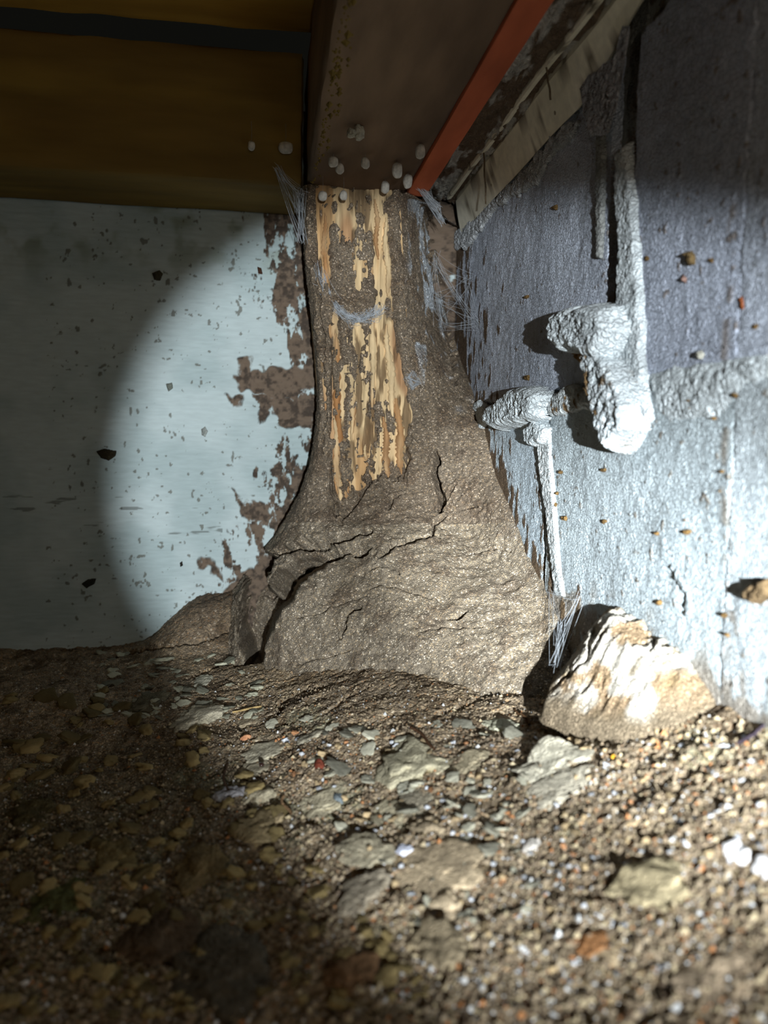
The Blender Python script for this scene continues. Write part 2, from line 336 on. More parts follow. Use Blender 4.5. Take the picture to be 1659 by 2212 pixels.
patch('mortar_bulge', [(1305, 760), (1345, 755), (1385, 790), (1412, 870), (1408, 925), (1378, 968), (1366, 990), (1352, 950), (1332, 880), (1312, 820)], .0175, .005, W, M_MORTAR, wall_right, 440, ridge=.0024, rs=.005, mudk=.08, power=.4)
patch('mortar_bulge', [(1075, 912), (1088, 880), (1120, 858), (1142, 836), (1180, 830), (1205, 850), (1195, 905), (1150, 918), (1100, 930)], .0175, .0060, W, M_MORTAR, wall_right, 460, ridge=.0020, rs=.006, power=.45)
patch('mortar_joint', [(1190, 850), (1230, 832), (1275, 838), (1310, 822), (1312, 868), (1280, 886), (1232, 892), (1195, 905)], .0045, .004, (212, 218, 220), M_MORTAR, wall_right, 480, ridge=.0014, mudk=.12)
patch('mortar_bulge', [(1024, 880), (1040, 862), (1058, 875), (1062, 905), (1045, 930), (1028, 915)], .005, .003, W, M_MORTAR, wall_right, 500, ridge=.001)
patch('mortar_joint', [(1398, 812), (1450, 786), (1520, 772), (1600, 764), (1700, 758), (1700, 800), (1600, 850), (1560, 900), (1500, 920), (1450, 920), (1412, 890)], .0018, .010, (214, 222, 226), M_MORTAR, wall_right, 520, ridge=.0007, rs=.012, st=(1, 2, 1), mudk=.0)
patch('mortar_bulge', [(1150, 918), (1178, 905), (1196, 925), (1190, 958), (1168, 968), (1152, 955)], .0085, .0035, W, M_MORTAR, wall_right, 540, ridge=.001)
patch('mortar_joint', [(1166, 930), (1192, 920), (1197, 1000), (1205, 1100), (1212, 1200), (1224, 1292), (1206, 1288), (1196, 1200), (1184, 1100), (1172, 1020)], .0032, .0022, (206, 212, 214), M_MORTAR, wall_right, 560, ridge=.0005, warp=2)
patch('paint_run', [(1296, 250), (1308, 240), (1312, 330), (1310, 450), (1305, 560), (1296, 560), (1294, 400)], .003, .002, (150, 152, 150), M_MORTAR, wall_right, 580, ridge=.0006, warp=2)
patch('mortar_bulge', [(1270, 190), (1300, 160), (1345, 130), (1368, 60), (1385, 55), (1368, 150), (1355, 230), (1335, 290), (1300, 295), (1280, 250)], .006, .005, (186, 188, 196), M_MORTAR, wall_right, 600, ridge=.0018, mudk=.0, base=.006, step=.0005)
patch('mortar_joint', [(985, 500), (1015, 480), (1110, 395), (1235, 255), (1255, 270), (1190, 350), (1165, 400), (1130, 415), (1080, 445), (1055, 480), (1010, 540), (990, 540)], .0030, .003, (198, 202, 206), M_MORTAR, wall_right, 620, ridge=.0012, warp=8)
patch('mortar_joint', [(1440, 1200), (1462, 1225), (1490, 1270), (1498, 1320), (1480, 1345), (1484, 1290), (1462, 1260)], .0012, .002, (170, 180, 184), M_MORTAR, wall_right, 640, ridge=.001)

# things stuck on the right wall
ONW = [('mud_clump', [(1486, 545), (1498, 540), (1508, 552), (1506, 572), (1494, 576)], .0035, (116, 96, 64), 'lumpy brown mud clump stuck high on the right block wall', 'mud clump'),
       ('rust_flake', [(1604, 640), (1610, 642), (1614, 668), (1606, 672)], .0018, (158, 88, 50), 'narrow orange rust flake stuck upright near the right edge of the wall', 'flake'),
       ('paint_chip', [(1478, 590), (1490, 598), (1488, 614), (1480, 608)], .002, (150, 120, 110), 'small pinkish chip beside a dark nick below the mud clump', 'chip'),
       ('mud_clump', [(1620, 1285), (1640, 1262), (1672, 1250), (1680, 1290), (1650, 1305)], .005, (112, 92, 66), 'ragged brown mud clump at the right edge of the photo, low on the wall', 'mud clump'),
       ('dry_leaf', [(1330, 880), (1345, 868), (1350, 905), (1360, 928), (1346, 955), (1332, 940)], .012, (140, 104, 66), 'brown dry leaf scrap caught below the long mortar tongue', 'leaf'),
       ('plaster_chip', [(1508, 765), (1520, 754), (1530, 765), (1522, 778)], .0035, (206, 204, 190), 'cream plaster chip lying on the right mortar ledge', 'plaster chip'),
       ('mud_clump', [(1243, 756), (1262, 742), (1275, 760), (1266, 785), (1252, 778)], .004, (150, 112, 66), 'orange-brown mud crumb tucked under the upper mortar bulge', 'mud clump'),
       ('plaster_chip', [(1311, 845), (1318, 850), (1316, 862), (1310, 858)], .004, (190, 170, 140), 'tiny tan chip in the dark hollow left of the mortar tongue', 'plaster chip')]
for k, (n, poly, H, col, lab, cat) in enumerate(ONW):
    tag(patch(n, poly, H, .0015, col, M_MORTAR, None, 700+k*11, step=.0005, ridge=.0009, rs=.003, warp=2, base=-.001), lab, cat)
MITES = [(1205, 1065), (1200, 1088), (1213, 1020), (1307, 1015), (1308, 1127), (1424, 1152), (1482, 1125), (1487, 1148), (1428, 1302), (1564, 1018), (1216, 1250), (1570, 1330), (1575, 1372), (1498, 880), (1493, 866), (1590, 855), (1545, 905), (1190, 1160), (1222, 1120), (1362, 492), (1357, 565), (1402, 560), (1540, 564), (1636, 706), (1140, 640), (1560, 1060), (1200, 448), (1140, 815)]
for k, (a, b) in enumerate(MITES):
    s = random.uniform(4.5, 8)
    poly = [(a+s*random.uniform(.6, 1.2)*math.cos(t), b+s*random.uniform(.6, 1.3)*math.sin(t)) for t in np.linspace(0, 6.28, 7)[:-1]]
    tag(patch('dirt_fleck', poly, .0018, .001, (128, 100, 60), M_MORTAR, None, 900+k*5, step=.0005, ridge=.0006, rs=.002, warp=1, base=-.001), 'tiny brown dirt fleck stuck on the pale block wall', 'dirt fleck', 'dirt flecks on the right wall')
# things stuck on the left wall
ONL = [('dead_leaf', [(208, 975), (225, 970), (252, 972), (250, 985), (236, 996), (218, 990)], .004, (62, 54, 38), 'dark curled leaf scrap stuck alone on the left wall in the torch edge', 'leaf'),
       ('water_blister', [(434, 928), (444, 922), (450, 934), (444, 946), (436, 942)], .0012, (176, 182, 178), 'small grey paint blister on the left wall', 'blister'),
       ('seed_husk', [(358, 828), (372, 824), (374, 838), (364, 846)], .0018, (140, 146, 136), 'grey-green seed husk clinging to the middle of the left wall', 'seed husk'),
       ('seed_husk', [(556, 575), (566, 580), (568, 594), (558, 592)], .002, (92, 62, 46), 'reddish brown seed husk near the top of the left wall', 'seed husk'),
       ('dirt_fleck', [(388, 1216), (394, 1212), (396, 1222), (390, 1226)], .002, (50, 46, 38), 'shiny dark fleck low on the left wall', 'dirt fleck'),
       ('spider', [(330, 590), (345, 584), (352, 592), (346, 606), (334, 604)], .004, (90, 84, 66), 'small pale brown spider shape high on the shaded left wall', 'spider'),
       ('root_tuft', [(176, 1262), (190, 1252), (208, 1250), (204, 1262), (188, 1272)], .003, (58, 58, 50), 'dark fuzzy root tuft on the lower left wall', 'root tuft')]
for k, (n, poly, H, col, lab, cat) in enumerate(ONL):
    tag(patch(n, poly, H, .002, col, M_MORTAR, None, 1200+k*11, plane='left', step=.0006, ridge=.0006, rs=.003, warp=2, base=-.001), lab, cat)

# ---------------------------------------------------------------- boxes with worked faces
def beam(name, lo, hi, col, col2, mat, parent=None, face=None, step=.004, seed=0, rough=.0012, stretch=(1, 1, 1), bev=.003):
    """a board as a closed box whose six faces are grids with worn arrises"""
    lo, hi = np.array(lo, float), np.array(hi, float); Vs, Fs, n0 = [], [], 0
    for ax in range(3):
        a, b = [k for k in range(3) if k != ax]
        na = int(np.clip((hi[a]-lo[a])/step, 2, 260)); nb = int(np.clip((hi[b]-lo[b])/step, 2, 260))
        A, Bq = np.meshgrid(np.linspace(lo[a], hi[a], na), np.linspace(lo[b], hi[b], nb))
        for s in (0, 1):
            P = np.zeros(A.shape+(3,)); P[..., a] = A; P[..., b] = Bq; P[..., ax] = hi[ax] if s else lo[ax]
            fl = (s == 0) ^ (ax == 1)
            Fs.append(gridfaces(*A.shape, flip=fl)+n0); Vs.append(P.reshape(-1, 3)); n0 += A.size
    V = np.vstack(Vs); Fq = np.vstack(Fs); mid = (lo+hi)/2; half = (hi-lo)/2
    q = half-np.abs(V-mid); k = np.sort(q, axis=1); e = k[:, 1]           # distance to nearest arris
    inward = np.sign(mid-V)*(q < bev)
    V2 = V+inward*(np.clip(1-e/bev, 0, 1)**2*bev*.45*(1+.6*noise(V, .03, seed)))[:, None]
    nz = rough*(fbm(V, .03, 3, seed+1, stretch)+.5*noise(V, .006, seed+2, stretch))
    V2 = V2+nz[:, None]*np.sign(V-mid)*(q < 1e-9)
    c = mixc(lin(col), lin(col2), sstep(-.35, .45, fbm(V, .06, 4, seed+3, stretch)))
    o = meshobj(name, V2, Fq, mat, parent, c); return o
ZU = .336                                                               # underside of the bearers = top of the post
tag(beam('timber_bearer', (-1.2, -.100, ZU), (-.168, -.004, .4495), (150, 124, 60), (124, 100, 52), M_BEAM, seed=31, stretch=(4, 1, 1)), 'dark yellow-brown timber bearer running along the top of the left wall', 'beam')
tag(beam('timber_bearer', (-.1640, -1.3, ZU), (-.0715, -.030, .448), (132, 108, 84), (104, 84, 66), M_JOIST, seed=41, stretch=(1, 4, 1), step=.003), 'dark brown bearer seen from below, running from the post towards the camera', 'beam')
tag(beam('red_batten', (-.0708, -1.3, ZU+.0005), (-.0520, -.085, ZU+.030), (206, 112, 74), (188, 98, 64), M_JOIST, seed=51, stretch=(1, 4, 1), step=.002, rough=.0004, bev=.001), 'thin orange-red painted batten along the side of the brown bearer', 'batten')
ceiling = tag(empty('ceiling'), 'underside of the floor boards above the crawl space', kind='structure')
y = -.100
for k in range(13):
    beam('floor_board', (-1.2, y-.094, .4635+.001*(k % 3)), (.04, y, .482), (220, 176, 84), (190, 150, 70), M_BEAM, ceiling, seed=60+k, stretch=(5, 1, 1), step=.008); y -= .098
# loose edge splinters on the left arris of the brown bearer
V = []; Fq = []
for k in range(150):
    py = random.uniform(-5, 400); yy = on(np.interp(py, [0, 400], [742, 668]), py, 2, ZU)[1]
    b = np.array([-.1600+abs(random.gauss(0, .004)), yy, ZU-.0002]); s = random.uniform(.0006, .0022)*(1.6 if random.random() < .2 else 1)
    n0 = len(V)
    for d in ((1, 0, 0), (-1, 0, 0), (0, 1.8, 0), (0, -1.8, 0), (0, 0, -1.0), (0, 0, .6)): V.append(b+np.array(d)*s*np.array([random.uniform(.5, 1.2) for _ in range(3)]))
    for f in ((0, 2, 4), (2, 1, 4), (1, 3, 4), (3, 0, 4), (2, 0, 5), (1, 2, 5), (3, 1, 5), (0, 3, 5)): Fq.append([n0+i for i in f])
tag(meshobj('frass_crumbs', np.array(V), np.array(Fq), M_CLAY, None, np.tile(lin((132, 112, 62)), (len(V), 1)), smooth=False), 'yellowish crumbs of insect frass along the left arris of the brown bearer', 'frass', kind='stuff')

# mortar rubble between red batten and metal channel
Yg, Xg = np.meshgrid(np.linspace(-1.0, -.02, 900), np.linspace(-.050, -.004, 60)); P = np.stack([Xg, Yg, 0*Xg+.354], -1)
P[..., 2] += -.004*fbm(P, .02, 4, 3, (.6, 2, 1))-.003*ridged(P, .007, 3, 6, (.6, 2, 1))
c = mixc(lin((116, 100, 84)), lin((192, 190, 184)), sstep(.0, .35, fbm(P, .012, 4, 9, (.7, 2.5, 1))))
gridobj('mortar_packing', P, c, M_MORTAR, wall_right, skirt=(0, 0, .02), flip=True)

# metal channel fixed along the top of the right wall
prof = np.array([(-.0006, .3225), (-.0030, .3205), (-.0085, .3360), (-.0120, .3490), (-.0116, .3510), (-.0104, .3640), (-.0165, .3640), (-.0172, .3510), (-.0208, .3500), (-.0215, .3520), (-.0213, .3580), (-.0070, .3620), (-.0010, .3600)])
ysec = np.linspace(-.040, -1.0, 240); V = []
for yy in ysec:
    q = prof.copy(); k = sstep(.325, .425, -yy)*.019; q[0:2, 1] += k; q[0:2, 0] -= k*.15; q[2, 1] += k*.5
    q[:, 0] -= .0006*math.sin(yy*37); q[:, 1] += .0007*math.sin(yy*23+1)
    V.append([(a, yy+(.012*(.352-b)/.03 if yy == ysec[0] else 0), b) for a, b in q])
V = np.array(V); n, mm = V.shape[:2]; i = np.arange(n*mm).reshape(n, mm); j = np.roll(i, -1, 1)
Fq = np.stack([i[:-1], i[1:], j[1:], j[:-1]], -1).reshape(-1, 4)[:, ::-1]
Vf = V.reshape(-1, 3)
c = mixc(lin((248, 244, 226)), lin((236, 232, 212)), sstep(-.3, .5, fbm(Vf, .03, 3, 7)))
c = mixc(c, lin((96, 84, 66)), .0+.8*sstep(.35, .5, fbm(Vf, .008, 4, 9, (1, 2, 1))))
gr = (Vf[:, 2] > .3555)[:, None]; c = np.where(gr, lin((84, 80, 72)), c)  # shadow inside the groove painted in as a darker colour
ch = empty('metal_channel'); tag(ch, 'cream painted metal channel running diagonally up along the top of the right wall', 'metal channel')
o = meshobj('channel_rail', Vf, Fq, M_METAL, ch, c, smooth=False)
for yy in (-.15, -.30, -.47):
    bpy_s = []
    V = [(-.0058-.0012*math.cos(0), yy, .331)]
    th = np.linspace(0, 2*math.pi, 13)[:-1]
    rings = [(.0022, 0), (.0020, .0009), (.0008, .0014)]
    V = np.array([(-.0060-h_, yy+r*math.cos(t), .3310+r*math.sin(t)) for r, h_ in rings for t in th]+[(-.0060-.0014, yy, .331)])
    Fq = [(a*12+k, a*12+(k+1) % 12, (a+1)*12+(k+1) % 12) for a in range(2) for k in range(12)]+[(a*12+k, (a+1)*12+(k+1) % 12, (a+1)*12+k) for a in range(2) for k in range(12)]+[(24+k, 24+(k+1) % 12, 36) for k in range(12)]
    meshobj('rivet', V, np.array(Fq), M_METAL, ch, np.tile(lin((140, 132, 112)), (len(V), 1)))

# ---------------------------------------------------------------- post and termite mound
YP = -.100
def pq(px, py): return on(px, py, 1, YP)
tl, tr, bl, br = pq(664, 400), pq(862, 400), pq(722, 1150), pq(905, 1150)
U, Vv = np.meshgrid(np.linspace(0, 1, 230), np.linspace(0, 1, 560))
P = (tl*(1-U[..., None])+tr*U[..., None])*(1-Vv[..., None])+(bl*(1-U[..., None])+br*U[..., None])*Vv[..., None]
P[0, :, 2] = ZU
gr = ridged(P, .0042, 3, 801, (1, 1, 26)); g2 = fbm(P, .012, 3, 803, (1, 1, 8)); pit = sstep(.1, .5, fbm(P, .006, 3, 807, (1, 1, 5)))
P[..., 1] += -.0012*gr-.0015*g2+.0028*pit
c = mixc(lin((204, 178, 138)), lin((176, 140, 98)), sstep(-.1, .5, g2)); c = mixc(c, lin((150, 104, 70)), .7*sstep(.15, .45, fbm(P, .03, 3, 811, (1, 1, 4))))
c = mixc(c, lin((92, 72, 52)), .8*pit)
post = empty('timber_post', tuple((bl+br)/2)); tag(post, 'termite-eaten timber post with pale raw wood showing through the mud', 'post')
P = P-np.array(post.location)
o = gridobj('post_shaft', P, c, M_WOOD, post, skirt=(0, .092, 0))
# raised splinters of sound wood on the front of the post
SPL = [(725, 720, 735, 1010, 16), (762, 700, 760, 950, 14), (800, 560, 806, 880, 15), (835, 700, 850, 900, 16), (858, 860, 868, 1030, 18), (830, 900, 838, 1040, 16), (722, 900, 735, 1100, 15), (700, 460, 706, 640, 14), (832, 470, 840, 640, 14), (788, 960, 800, 1040, 10), (745, 1010, 752, 1090, 10), (812, 430, 815, 560, 12)]
for k, (x0, y0, x1, y1, wd) in enumerate(SPL):
    n = 46; t = np.linspace(0, 1, n); wv = wd/2*np.sin(np.pi*np.clip(t, .02, .98))**.45*(1+.35*np.array([random.uniform(-1, 1) for _ in t]))
    cx = x0+(x1-x0)*t+2.5*np.sin(t*9+k); cy = y0+(y1-y0)*t; V = []
    for i in range(n):
        for s, dy in ((-1, .002), (-.8, -.0030), (0, -.0042), (.8, -.0030), (1, .002)):
            q = on(cx[i]+s*wv[i], cy[i], 1, YP-.0006+dy+random.uniform(-.0004, .0004)); V.append(q)
    V = np.array(V)-np.array(post.location); i = np.arange(n*5).reshape(n, 5); Fq = np.stack([i[:-1, :-1], i[1:, :-1], i[1:, 1:], i[:-1, 1:]], -1).reshape(-1, 4)
    cc = mixc(lin((208, 182, 142)), lin((168, 128, 88)), sstep(-.2, .6, fbm(V, .012, 3, 820+k, (1, 1, 5)))+(.2 if x0 < 735 and y0 < 800 else 0))
    meshobj('wood_splinter', V, Fq, M_WOOD, post, np.clip(cc, 0, 1))

def W_(px, py, ax, val): return on(px, py, ax, val)
rowsC = [ # L on left wall, A, M, B free, R on right wall ; from buried base to the top of the post
 [np.array([-.262, .002, -.135]), np.array([-.232, -.160, -.130]), np.array([-.130, -.300, -.105]), np.array([-.028, -.400, -.080]), np.array([.003, -.390, -.060])],
 [W_(480, 1310, 1, .002), W_(540, 1425, 1, -.150), W_(830, 1470, 1, -.270), W_(1168, 1452, 1, -.350), W_(1232, 1385, 0, .002)],
 [W_(500, 1275, 1, .002), W_(556, 1300, 1, -.135), W_(830, 1330, 1, -.238), W_(1130, 1330, 1, -.300), W_(1196, 1285, 0, .002)],
 [W_(552, 1215, 1, .002), W_(600, 1205, 1, -.105), W_(830, 1200, 1, -.195), W_(1040, 1195, 1, -.208), W_(1150, 1200, 0, .002)],
 [W_(605, 1148, 1, .002), W_(632, 1130, 1, -.095), W_(800, 1115, 1, -.140), W_(985, 1105, 1, -.158), W_(1116, 1110, 0, .002)],
 [W_(650, 1070, 1, .002), W_(664, 1050, 1, -.096), W_(790, 1020, 1, -.106), W_(935, 1010, 1, -.122), W_(1076, 1025, 0, .002)],
 [W_(683, 960, 1, .002), W_(688, 940, 1, -.099), W_(790, 915, 1, -.1035), W_(912, 915, 1, -.104), W_(1052, 925, 0, .002)],
 [W_(692, 830, 1, .002), W_(694, 820, 1, -.101), W_(785, 810, 1, -.1035), W_(898, 810, 1, -.100), W_(1022, 835, 0, .002)],
 [W_(685, 720, 1, .002), W_(682, 710, 1, -.101), W_(775, 700, 1, -.1035), W_(888, 700, 1, -.098), W_(985, 735, 0, .002)],
 [W_(670, 600, 1, .002), W_(668, 590, 1, -.101), W_(768, 580, 1, -.1035), W_(880, 580, 1, -.096), W_(972, 600, 0, .002)],
 [W_(664, 480, 1, .002), W_(660, 440, 1, -.101), W_(762, 440, 1, -.1035), W_(872, 440, 1, -.094), W_(962, 490, 0, .002)],
 [W_(664, 440, 1, .002), np.array([-.1655, -.101, ZU]), np.array([-.118, -.1035, ZU]), np.array([-.068, -.094, ZU]), np.array([.002, -.012, ZU-.006])]]
G = np.array(rowsC)
def catmull(A, n, axis):
    A = np.moveaxis(A, axis, 0); k = len(A); E = np.concatenate([2*A[:1]-A[1:2], A, 2*A[-1:]-A[-2:-1]])
    t = np.linspace(0, k-1-1e-6, n); i = t.astype(int); f = (t-i).reshape((-1,)+(1,)*(A.ndim-1))
    p0, p1, p2, p3 = E[i], E[i+1], E[i+2], E[i+3]
    r = .5*((2*p1)+(-p0+p2)*f+(2*p0-5*p1+4*p2-p3)*f**2+(-p0+3*p1-3*p2+p3)*f**3)
    return np.moveaxis(r, 0, axis)
NU, NV = 470, 700
P = catmull(catmull(G, NV, 0), NU, 1)
du = np.gradient(P, axis=1); dv = np.gradient(P, axis=0); Nn = np.cross(du, dv); Nn /= np.linalg.norm(Nn, axis=-1, keepdims=True)+1e-12
if (Nn[..., 1].mean() > 0): Nn = -Nn
QX, QY = proj(P); up = QY < 1120
expo = [(668, 395), (700, 395), (852, 395), (862, 600), (868, 760), (893, 900), (889, 985), (872, 1040), (822, 1052), (800, 1048), (775, 1085), (738, 1132), (722, 1118), (713, 1040), (706, 900), (716, 760), (700, 640), (672, 560)]
sd = poly_sdf(QX+6*noise(P, .008, 901), QY+10*noise(P, .012, 902), expo)
streak = fbm(P, .0095, 4, 905, (1, 1, 5.0), .6); grainy = fbm(P, .005, 3, 909)
band = -.55*np.exp(-((QY-650)/60.)**2)*(QX < 830)-.25*((QY < 560)&(QY > 430))*(QX < 800)+.15*(QY > 700)-.30*np.exp(-((QX-(752+(QY-700)*.12))/14.)**2)*(QY > 690)*(QY < 1000)-.25*np.exp(-((QX-800-(QY-850)*.05)/11.)**2)*(QY > 800)
mk = sstep(0, .08, streak+band+.34*grainy+.20)*sstep(0, 10, sd)
coarse = fbm(P, .05, 3, 915); med = fbm(P, .014, 4, 917); med = med+.35*noise(P, .005, 918); fine = noise(P, .0032, 919)+.6*noise(P, .0017, 921)
flare = sstep(1000, 1180, QY)
disp = .0035*coarse*flare+(.0006+.0012*flare)*ridged(P, .012, 3, 923)+.0011*med+.0005*fine
wall_near = np.minimum(1, np.minimum(-P[..., 1], -P[..., 0])/.01)
disp = disp*np.clip(wall_near, 0.15, 1)
disp = disp-.0105*mk
SOFF = noise(P, .012, 931)*7+noise(P, .004, 933)*4; TOFF = noise(P, .012, 935)*7+noise(P, .004, 937)*4
CR = [
      ([(575, 1300), (600, 1270), (618, 1236), (650, 1226), (700, 1200), (745, 1188), (792, 1182)], 17, .042), ([(575, 1212), (610, 1190), (660, 1178), (700, 1174), (745, 1158), (795, 1150)], 10, .028),
      ([(825, 1200), (850, 1180), (895, 1164), (945, 1156)], 9, .024), ([(938, 1158), (938, 1130), (960, 1120)], 5, .009), ([(952, 1110), (952, 1075), (944, 1040), (942, 980)], 7, .02), ([(955, 1085), (975, 1060), (990, 1045)], 4, .006),
      ([(742, 1382), (742, 1345), (752, 1322), (780, 1308)], 6.5, .018), ([(968, 1332), (985, 1328), (1005, 1322)], 7, .018), ([(800, 1228), (815, 1222), (840, 1224), (862, 1236)], 4, .006),
      ([(795, 1272), (830, 1262), (870, 1268), (900, 1278), (930, 1290)], 3.5, .004), ([(640, 1338), (690, 1325), (740, 1300), (790, 1285)], 3, .003), ([(985, 1106), (1010, 1096), (1030, 1090)], 3.5, .005),
      ([(838, 1100), (848, 1075), (875, 1065)], 4, .006), ([(726, 1118), (716, 1060), (716, 1000)], 4, .006), ([(690, 640), (692, 700), (696, 800), (700, 900), (694, 980)], 5, .010), ([(668, 470), (672, 560), (684, 640)], 4, .008),
      ([(640, 1435), (700, 1420), (760, 1405)], 3, .003), ([(900, 1365), (960, 1350), (1040, 1352)], 3, .003), ([(1010, 1200), (1060, 1185), (1100, 1190)], 3, .003), ([(860, 960), (875, 1010), (880, 1050)], 3, .003),
      ([(928, 480), (935, 560), (950, 640)], 9, .014), ([(968, 700), (978, 780), (984, 826)], 6, .012)]
hole = np.zeros(QX.shape); bigcut = np.zeros(QX.shape)
for pts, wd, dep in CR:
    d, t = polyline_dist(QX+SOFF*min(1, wd/6), QY+TOFF*min(1, wd/6), pts); ww = wd*(1.1-1.1*np.abs(t-.5)**1.5)
    cut = 1.25*dep*np.clip(1-d/ww, 0, 1)**.85; hole = np.maximum(hole, cut)
    disp = disp+.0012*np.clip(1-np.abs(d-ww*1.5)/(ww), 0, 1)*(dep > .005)*(wd < 12)
disp -= hole
P2 = P+Nn*disp[..., None]
cleft = [(556, 1190), (538, 1250), (526, 1300), (524, 1360), (538, 1460), (556, 1458), (568, 1390), (590, 1348), (626, 1300), (650, 1256), (702, 1214), (690, 1200), (640, 1220), (606, 1236), (588, 1280), (576, 1290), (572, 1250), (588, 1208)]
cd = poly_sdf(QX+SOFF*.8, QY+TOFF*.8, cleft); P2[..., 1] += .130*np.clip((cd+10)/14, 0, 1)**.9; P2[..., 0] += .0065*np.clip((cd+10)/14, 0, 1); P2[..., 2] -= .022*np.clip((cd+10)/14, 0, 1)
P2[..., 1] = np.minimum(P2[..., 1], .004); P2[..., 0] = np.minimum(P2[..., 0], .004)
c = mixc(lin((132, 122, 108)), lin((146, 136, 122)), sstep(-.4, .5, coarse)); c = mixc(c, lin((88, 74, 62)), .5*sstep(0, .6, med))
c = mixc(c, lin((92, 78, 66)), .5*(QY < 1130))
white = sstep(.05, .22, fbm(P, .013, 4, 951, (1, 1, 2.2))+.05*fine-.02)*sstep(876, 900, QX+8*med)*(1-sstep(700, 840, QY+60*med-(QX-900)*.5))*(QY > 430)
c = mixc(c, lin((176, 184, 194)), white)
c = mixc(c, lin((176, 176, 172)), .45*sstep(1090, 1190, QX+20*med)*sstep(.0, .5, fbm(P, .010, 3, 955)))
mound = tag(gridobj('termite_mound', P2, c, M_MOUND), 'big cracked brown termite mud mound flaring down from the post into the corner', 'termite mound')

# crust slab hanging off the left of the mound between the two dark cracks
def lump(name, centre, ax, ay, az, rot, col, col2, mat, seed, sub=4, rnd=.42, ridge=.18, rs=.008, flat=.35, layers=0, parent=None, tilt=(0, 0)):
    key = (sub,)
    if key not in lump.c:
        import bmesh
        bm = bmesh.new(); bmesh.ops.create_icosphere(bm, subdivisions=sub, radius=1); lump.c[key] = (np.array([v.co[:] for v in bm.verts]), np.array([[v.index for v in f.verts] for f in bm.faces])); bm.free()
    V, Fq = lump.c[key]; S = np.array([ax, ay, az])
    Q = V*S; off = np.array([seed*.37, seed*.11, 0])
    r = 1+rnd*fbm(V*1.0+seed*3.1, .9, 3, seed)+ridge*ridged(Q+off, rs, 3, seed+1)*.9
    # superellipsoid flattening: a clod has a broad top rather than a ball's
    Vn = np.sign(V)*np.abs(V)**np.array([.85, .85, .75]); Q = Vn*S*r[:, None]
    if layers: Q[:, 2] += az*.18*np.sin(Q[:, 0]/ax*layers+2*noise(Q+off, .01, seed))
    Q[:, 2] = np.where(Q[:, 2] < 0, Q[:, 2]*flat, Q[:, 2])
    a, b = math.cos(rot), math.sin(rot); Q = np.stack([a*Q[:, 0]-b*Q[:, 1], b*Q[:, 0]+a*Q[:, 1], Q[:, 2]+Q[:, 0]*tilt[0]+Q[:, 1]*tilt[1]], 1)
    c = mixc(lin(col), lin(col2), sstep(-.3, .5, fbm(Q+off, .012, 3, seed+4)))
    o = meshobj(name, Q, Fq, mat, parent, c); o.location = tuple(centre); return o
lump.c = {}
def floor_pt(px, py, sink=0.0):
    p = onfloor(px, py); z = float(floor_h(np.array([p[0]]), np.array([p[1]]))[0]); return (p[0], p[1], z-sink)

# ---------------------------------------------------------------- pale heap at the foot of the right wall
yy, xx = np.meshgrid(np.linspace(-.515, -.325, 330), np.linspace(-.080, .002, 160)); P = np.stack([xx, yy, 0*xx], -1)
base = floor_base(xx, yy, False)
u = (yy+.434)/.058; u = np.where(u < 0, u*.72, u*1.15); v = -xx/.047
r = np.sqrt(u**2+v**2)+.10*fbm(P, .03, 3, 971)
prof_ = np.clip(1-r, 0, 1); hgt = .033*sstep(.02, .72, prof_)*(1-.15*v)
_t = .012+.004*fbm(P, .03, 2, 973)-.10*np.clip(-(yy+.43), 0, 1); _h = hgt+base; _k = .008; _m = np.clip(.5+.5*(_t-_h)/_k, 0, 1); hgt = _t*(1-_m)+_h*_m-_k*_m*(1-_m)-base
hgt = hgt+sstep(0, .25, prof_)*(.0034*ridged(P, .009, 3, 975)+.0020*fbm(P, .006, 4, 977))
P[..., 2] = base+hgt-.009*(1-sstep(0, .07, prof_))
QX, QY = proj(P)
for pts, wd, dep in [([(1262, 1425), (1272, 1385), (1290, 1350)], 5, .006), ([(1208, 1470), (1230, 1452), (1262, 1430)], 5, .008), ([(1305, 1500), (1300, 1460)], 4, .005), ([(1240, 1370), (1260, 1345)], 3, .004), ([(1400, 1400), (1430, 1370), (1470, 1350)], 4, .004)]:
    d, t = polyline_dist(QX+6*noise(P, .006, 3), QY+6*noise(P, .006, 4), pts); P[..., 2] -= dep*np.clip(1-(d/wd)**2, 0, 1)
pale = sstep(-.12, .2, fbm(P, .022, 4, 981)+.55*(1-sstep(1400, 1560, QY+.15*np.abs(QX-1350)))-.04)
c = mixc(lin((176, 150, 120)), lin((226, 218, 204)), pale); c = mixc(c, lin((150, 128, 92)), .6*sstep(.2, .5, fbm(P, .009, 3, 983))); c = mixc(c, lin((150, 134, 112)), 1-sstep(.04, .26, prof_+.08*fbm(P, .012, 3, 985)))
tag(gridobj('dirt_heap', P, c, M_HEAP, keep=(r < 1.02), flip=True), 'pale cream clay heap slumped against the foot of the right wall, brightest in the torchlight', 'dirt heap')

